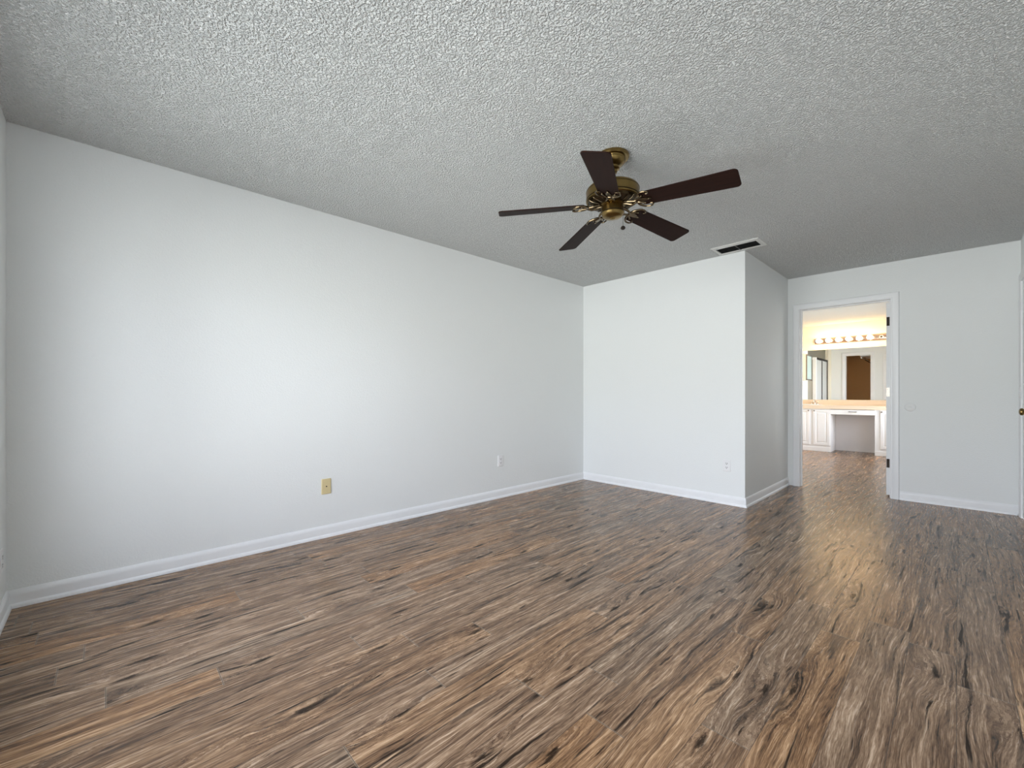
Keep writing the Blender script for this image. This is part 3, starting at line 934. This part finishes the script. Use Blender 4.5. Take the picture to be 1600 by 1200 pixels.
finish('faucet_base', bm, CHROME, fc, bevel=0.003)
bm = bmesh.new()
tube(bm, [(0, 0, 0.012), (0, 0, 0.055), (-0.015, 0, 0.078), (-0.045, 0, 0.085), (-0.085, 0, 0.078), (-0.102, 0, 0.062)], [0.017, 0.014, 0.012, 0.011, 0.010, 0.009], 12)
finish('spout', bm, CHROME, fc, smooth=50)
for s in (-1, 1):
    bm = bmesh.new()
    lathe(bm, [(0, 0.012), (0.018, 0.012), (0.016, 0.024), (0.010, 0.034), (0.016, 0.042), (0.018, 0.052), (0.012, 0.058), (0, 0.059)], 16, Matrix.Translation((0, s * 0.052, 0)))
    finish('tap_handle', bm, CHROME, fc, smooth=40)

# ------------------------------------------------------------------ mirror, lamp bar, medicine cabinet
bm = bmesh.new(); box(bm, BW - 0.0065, BW - 0.0005, 0.30, BVL - 0.004, 0.968, 1.955)
mr = tag(finish('vanity_mirror', bm, MIRROR), 'wide frameless wall mirror above the vanity', 'mirror')

lb = empty('vanity_light_bar', (BW, 1.371, 2.125), 'long metal bar of round bulbs above the mirror', 'light fixture')
bm = bmesh.new()
prism(bm, [(-0.004, -0.052), (-0.026, -0.052), (-0.040, -0.034), (-0.044, 0.0), (-0.040, 0.034), (-0.026, 0.052), (-0.004, 0.052), (0, 0.050), (0, -0.050)], -0.604, 0.604,
      frame_mtx((0, 0, 0), (1, 0, 0), (0, 0, 1), (0, 1, 0)))
finish('backplate', bm, BARM, lb, smooth=25)
bulb_me = None
for k in range(8):
    y = 0.530 - k * 0.1555
    bm = bmesh.new()
    lathe(bm, [(0.030, 0.038), (0.030, 0.048), (0.024, 0.054), (0.019, 0.054), (0.019, 0.042), (0, 0.042)], 18, frame_mtx((0, y, 0), (0, 1, 0), (0, 0, 1), (-1, 0, 0)))
    so = finish('socket', bm, CERAMIC if k == 6 else BARM, lb, smooth=40)
    if k == 6:
        so['label'] = 'empty socket without a bulb'
        bm = bmesh.new(); lathe(bm, [(0, 0.0435), (0.018, 0.0435), (0.0185, 0.0425)], 14, frame_mtx((0, y, 0), (0, 1, 0), (0, 0, 1), (-1, 0, 0)))
        finish('socket_hole', bm, BLACK, so)
        continue
    bm = bmesh.new()
    pr = [(0, 0.148)] + [(0.044 * math.sin(math.radians(a)), 0.104 + 0.044 * math.cos(math.radians(a))) for a in range(20, 150, 14)] + [(0.018, 0.060), (0.016, 0.046)]
    lathe(bm, pr, 24, frame_mtx((0, y, 0), (0, 1, 0), (0, 0, 1), (-1, 0, 0)))
    finish('bulb', bm, BULBM, lb, smooth=60)

mc = empty('medicine_cabinet', (9.15, BVL, 1.39), 'small wall cabinet with a pale teal door, seen in the mirror left of the vanity', 'cabinet')
inv = Matrix.Translation(mc.location).inverted()
bm = bmesh.new(); box(bm, 8.92, 9.40, BVL - 0.09, BVL - 0.001, 1.39, 1.95)
o = finish('cabinet_body', bm, CAB, mc, bevel=0.003); o.matrix_parent_inverse = inv
bm = bmesh.new()
for b in ((8.915, 8.945, 1.385, 1.955), (9.375, 9.405, 1.385, 1.955), (8.945, 9.375, 1.385, 1.412), (8.945, 9.375, 1.928, 1.955)):
    box(bm, b[0], b[1], BVL - 0.108, BVL - 0.091, b[2], b[3])
dm = finish('door_frame', bm, NICKEL, mc); dm.matrix_parent_inverse = inv
bm = bmesh.new(); box(bm, 8.945, 9.375, BVL - 0.100, BVL - 0.094, 1.412, 1.928)
o = finish('door_panel', bm, TEALP, mc); o.matrix_parent_inverse = inv

# ------------------------------------------------------------------ shower enclosure (seen in the mirror)
sx0, sx1, sv0, sv1, szt = 6.352, 7.70, 2.46, VL - 0.002, 2.0
sw = empty('shower_enclosure', (7.0, 2.85, 0), 'white framed shower enclosure seen in the vanity mirror', 'shower')
inv = Matrix.Translation(sw.location).inverted()
def sp_(name, lst, mat, bev=0.003):
    bm = bmesh.new()
    for b in lst: box(bm, *b)
    o = finish(name, bm, mat, sw, bevel=bev); o.matrix_parent_inverse = inv
    return o
sp_('shower_tray', [(sx0, sx1 + 0.03, sv0 - 0.03, sv1, 0, 0.10)], CERAMIC, 0.01)
sp_('end_frame', [(sx1 - 0.02, sx1 + 0.02, sv0 - 0.02, sv0 + 0.055, 0.10, szt), (sx1 - 0.02, sx1 + 0.02, sv1 - 0.05, sv1, 0.10, szt),
    (sx1 - 0.02, sx1 + 0.02, sv0 + 0.055, sv1 - 0.05, szt - 0.06, szt), (sx1 - 0.02, sx1 + 0.02, sv0 + 0.055, sv1 - 0.05, 0.10, 0.15)], TRIM)
sp_('end_pane', [(sx1 - 0.004, sx1 + 0.004, sv0 + 0.055, sv1 - 0.05, 0.15, szt - 0.06)], FROST, 0)
fr_ = []
for a in (sx0, sx0 + 0.64, sx1 - 0.06):
    fr_.append((a, a + 0.04, sv0 - 0.014, sv0 + 0.014, 0.10, szt - 0.01))
fr_ += [(sx0, sx1 - 0.022, sv0 - 0.018, sv0 + 0.018, szt - 0.05, szt), (sx0, sx1 - 0.022, sv0 - 0.018, sv0 + 0.018, 0.10, 0.14)]
o = sp_('side_frame', fr_, BRONZE, 0.002); o['label'] = 'dark metal frame of the sliding side'
sp_('sliding_pane', [(sx0 + 0.04, sx0 + 0.64, sv0 - 0.003, sv0 + 0.003, 0.14, szt - 0.05)], FROST, 0)
sp_('sliding_pane', [(sx0 + 0.68, sx1 - 0.06, sv0 - 0.003, sv0 + 0.003, 0.14, szt - 0.05)], FROST, 0)

# ------------------------------------------------------------------ closet shelf and rod (seen in the mirror)
cs = empty('closet_shelf', (5.15, VE + 0.12, 2.11), 'white closet shelf on a dark bracket, seen through the brown doorway', 'shelf')
inv = Matrix.Translation(cs.location).inverted()
bm = bmesh.new(); box(bm, UP + 0.122, UD - 0.012, VE + 0.121, VE + 0.43, 2.10, 2.12)
o = finish('shelf_board', bm, TRIM, cs, bevel=0.002); o.matrix_parent_inverse = inv
bm = bmesh.new(); tube(bm, [(UP + 0.122, VE + 0.40, 2.055), (UD - 0.012, VE + 0.40, 2.055)], 0.016, 12)
o = finish('hanging_rod', bm, TRIM, cs, smooth=40); o.matrix_parent_inverse = inv
bm = bmesh.new()
tube(bm, [(5.2, VE + 0.126, 1.80), (5.2, VE + 0.25, 1.92), (5.2, VE + 0.40, 2.035), (5.2, VE + 0.40, 2.098)], 0.009, 8)
tube(bm, [(5.2, VE + 0.126, 1.80), (5.2, VE + 0.126, 2.098)], 0.009, 8)
o = finish('bracket', bm, BRONZE, cs, smooth=40); o.matrix_parent_inverse = inv
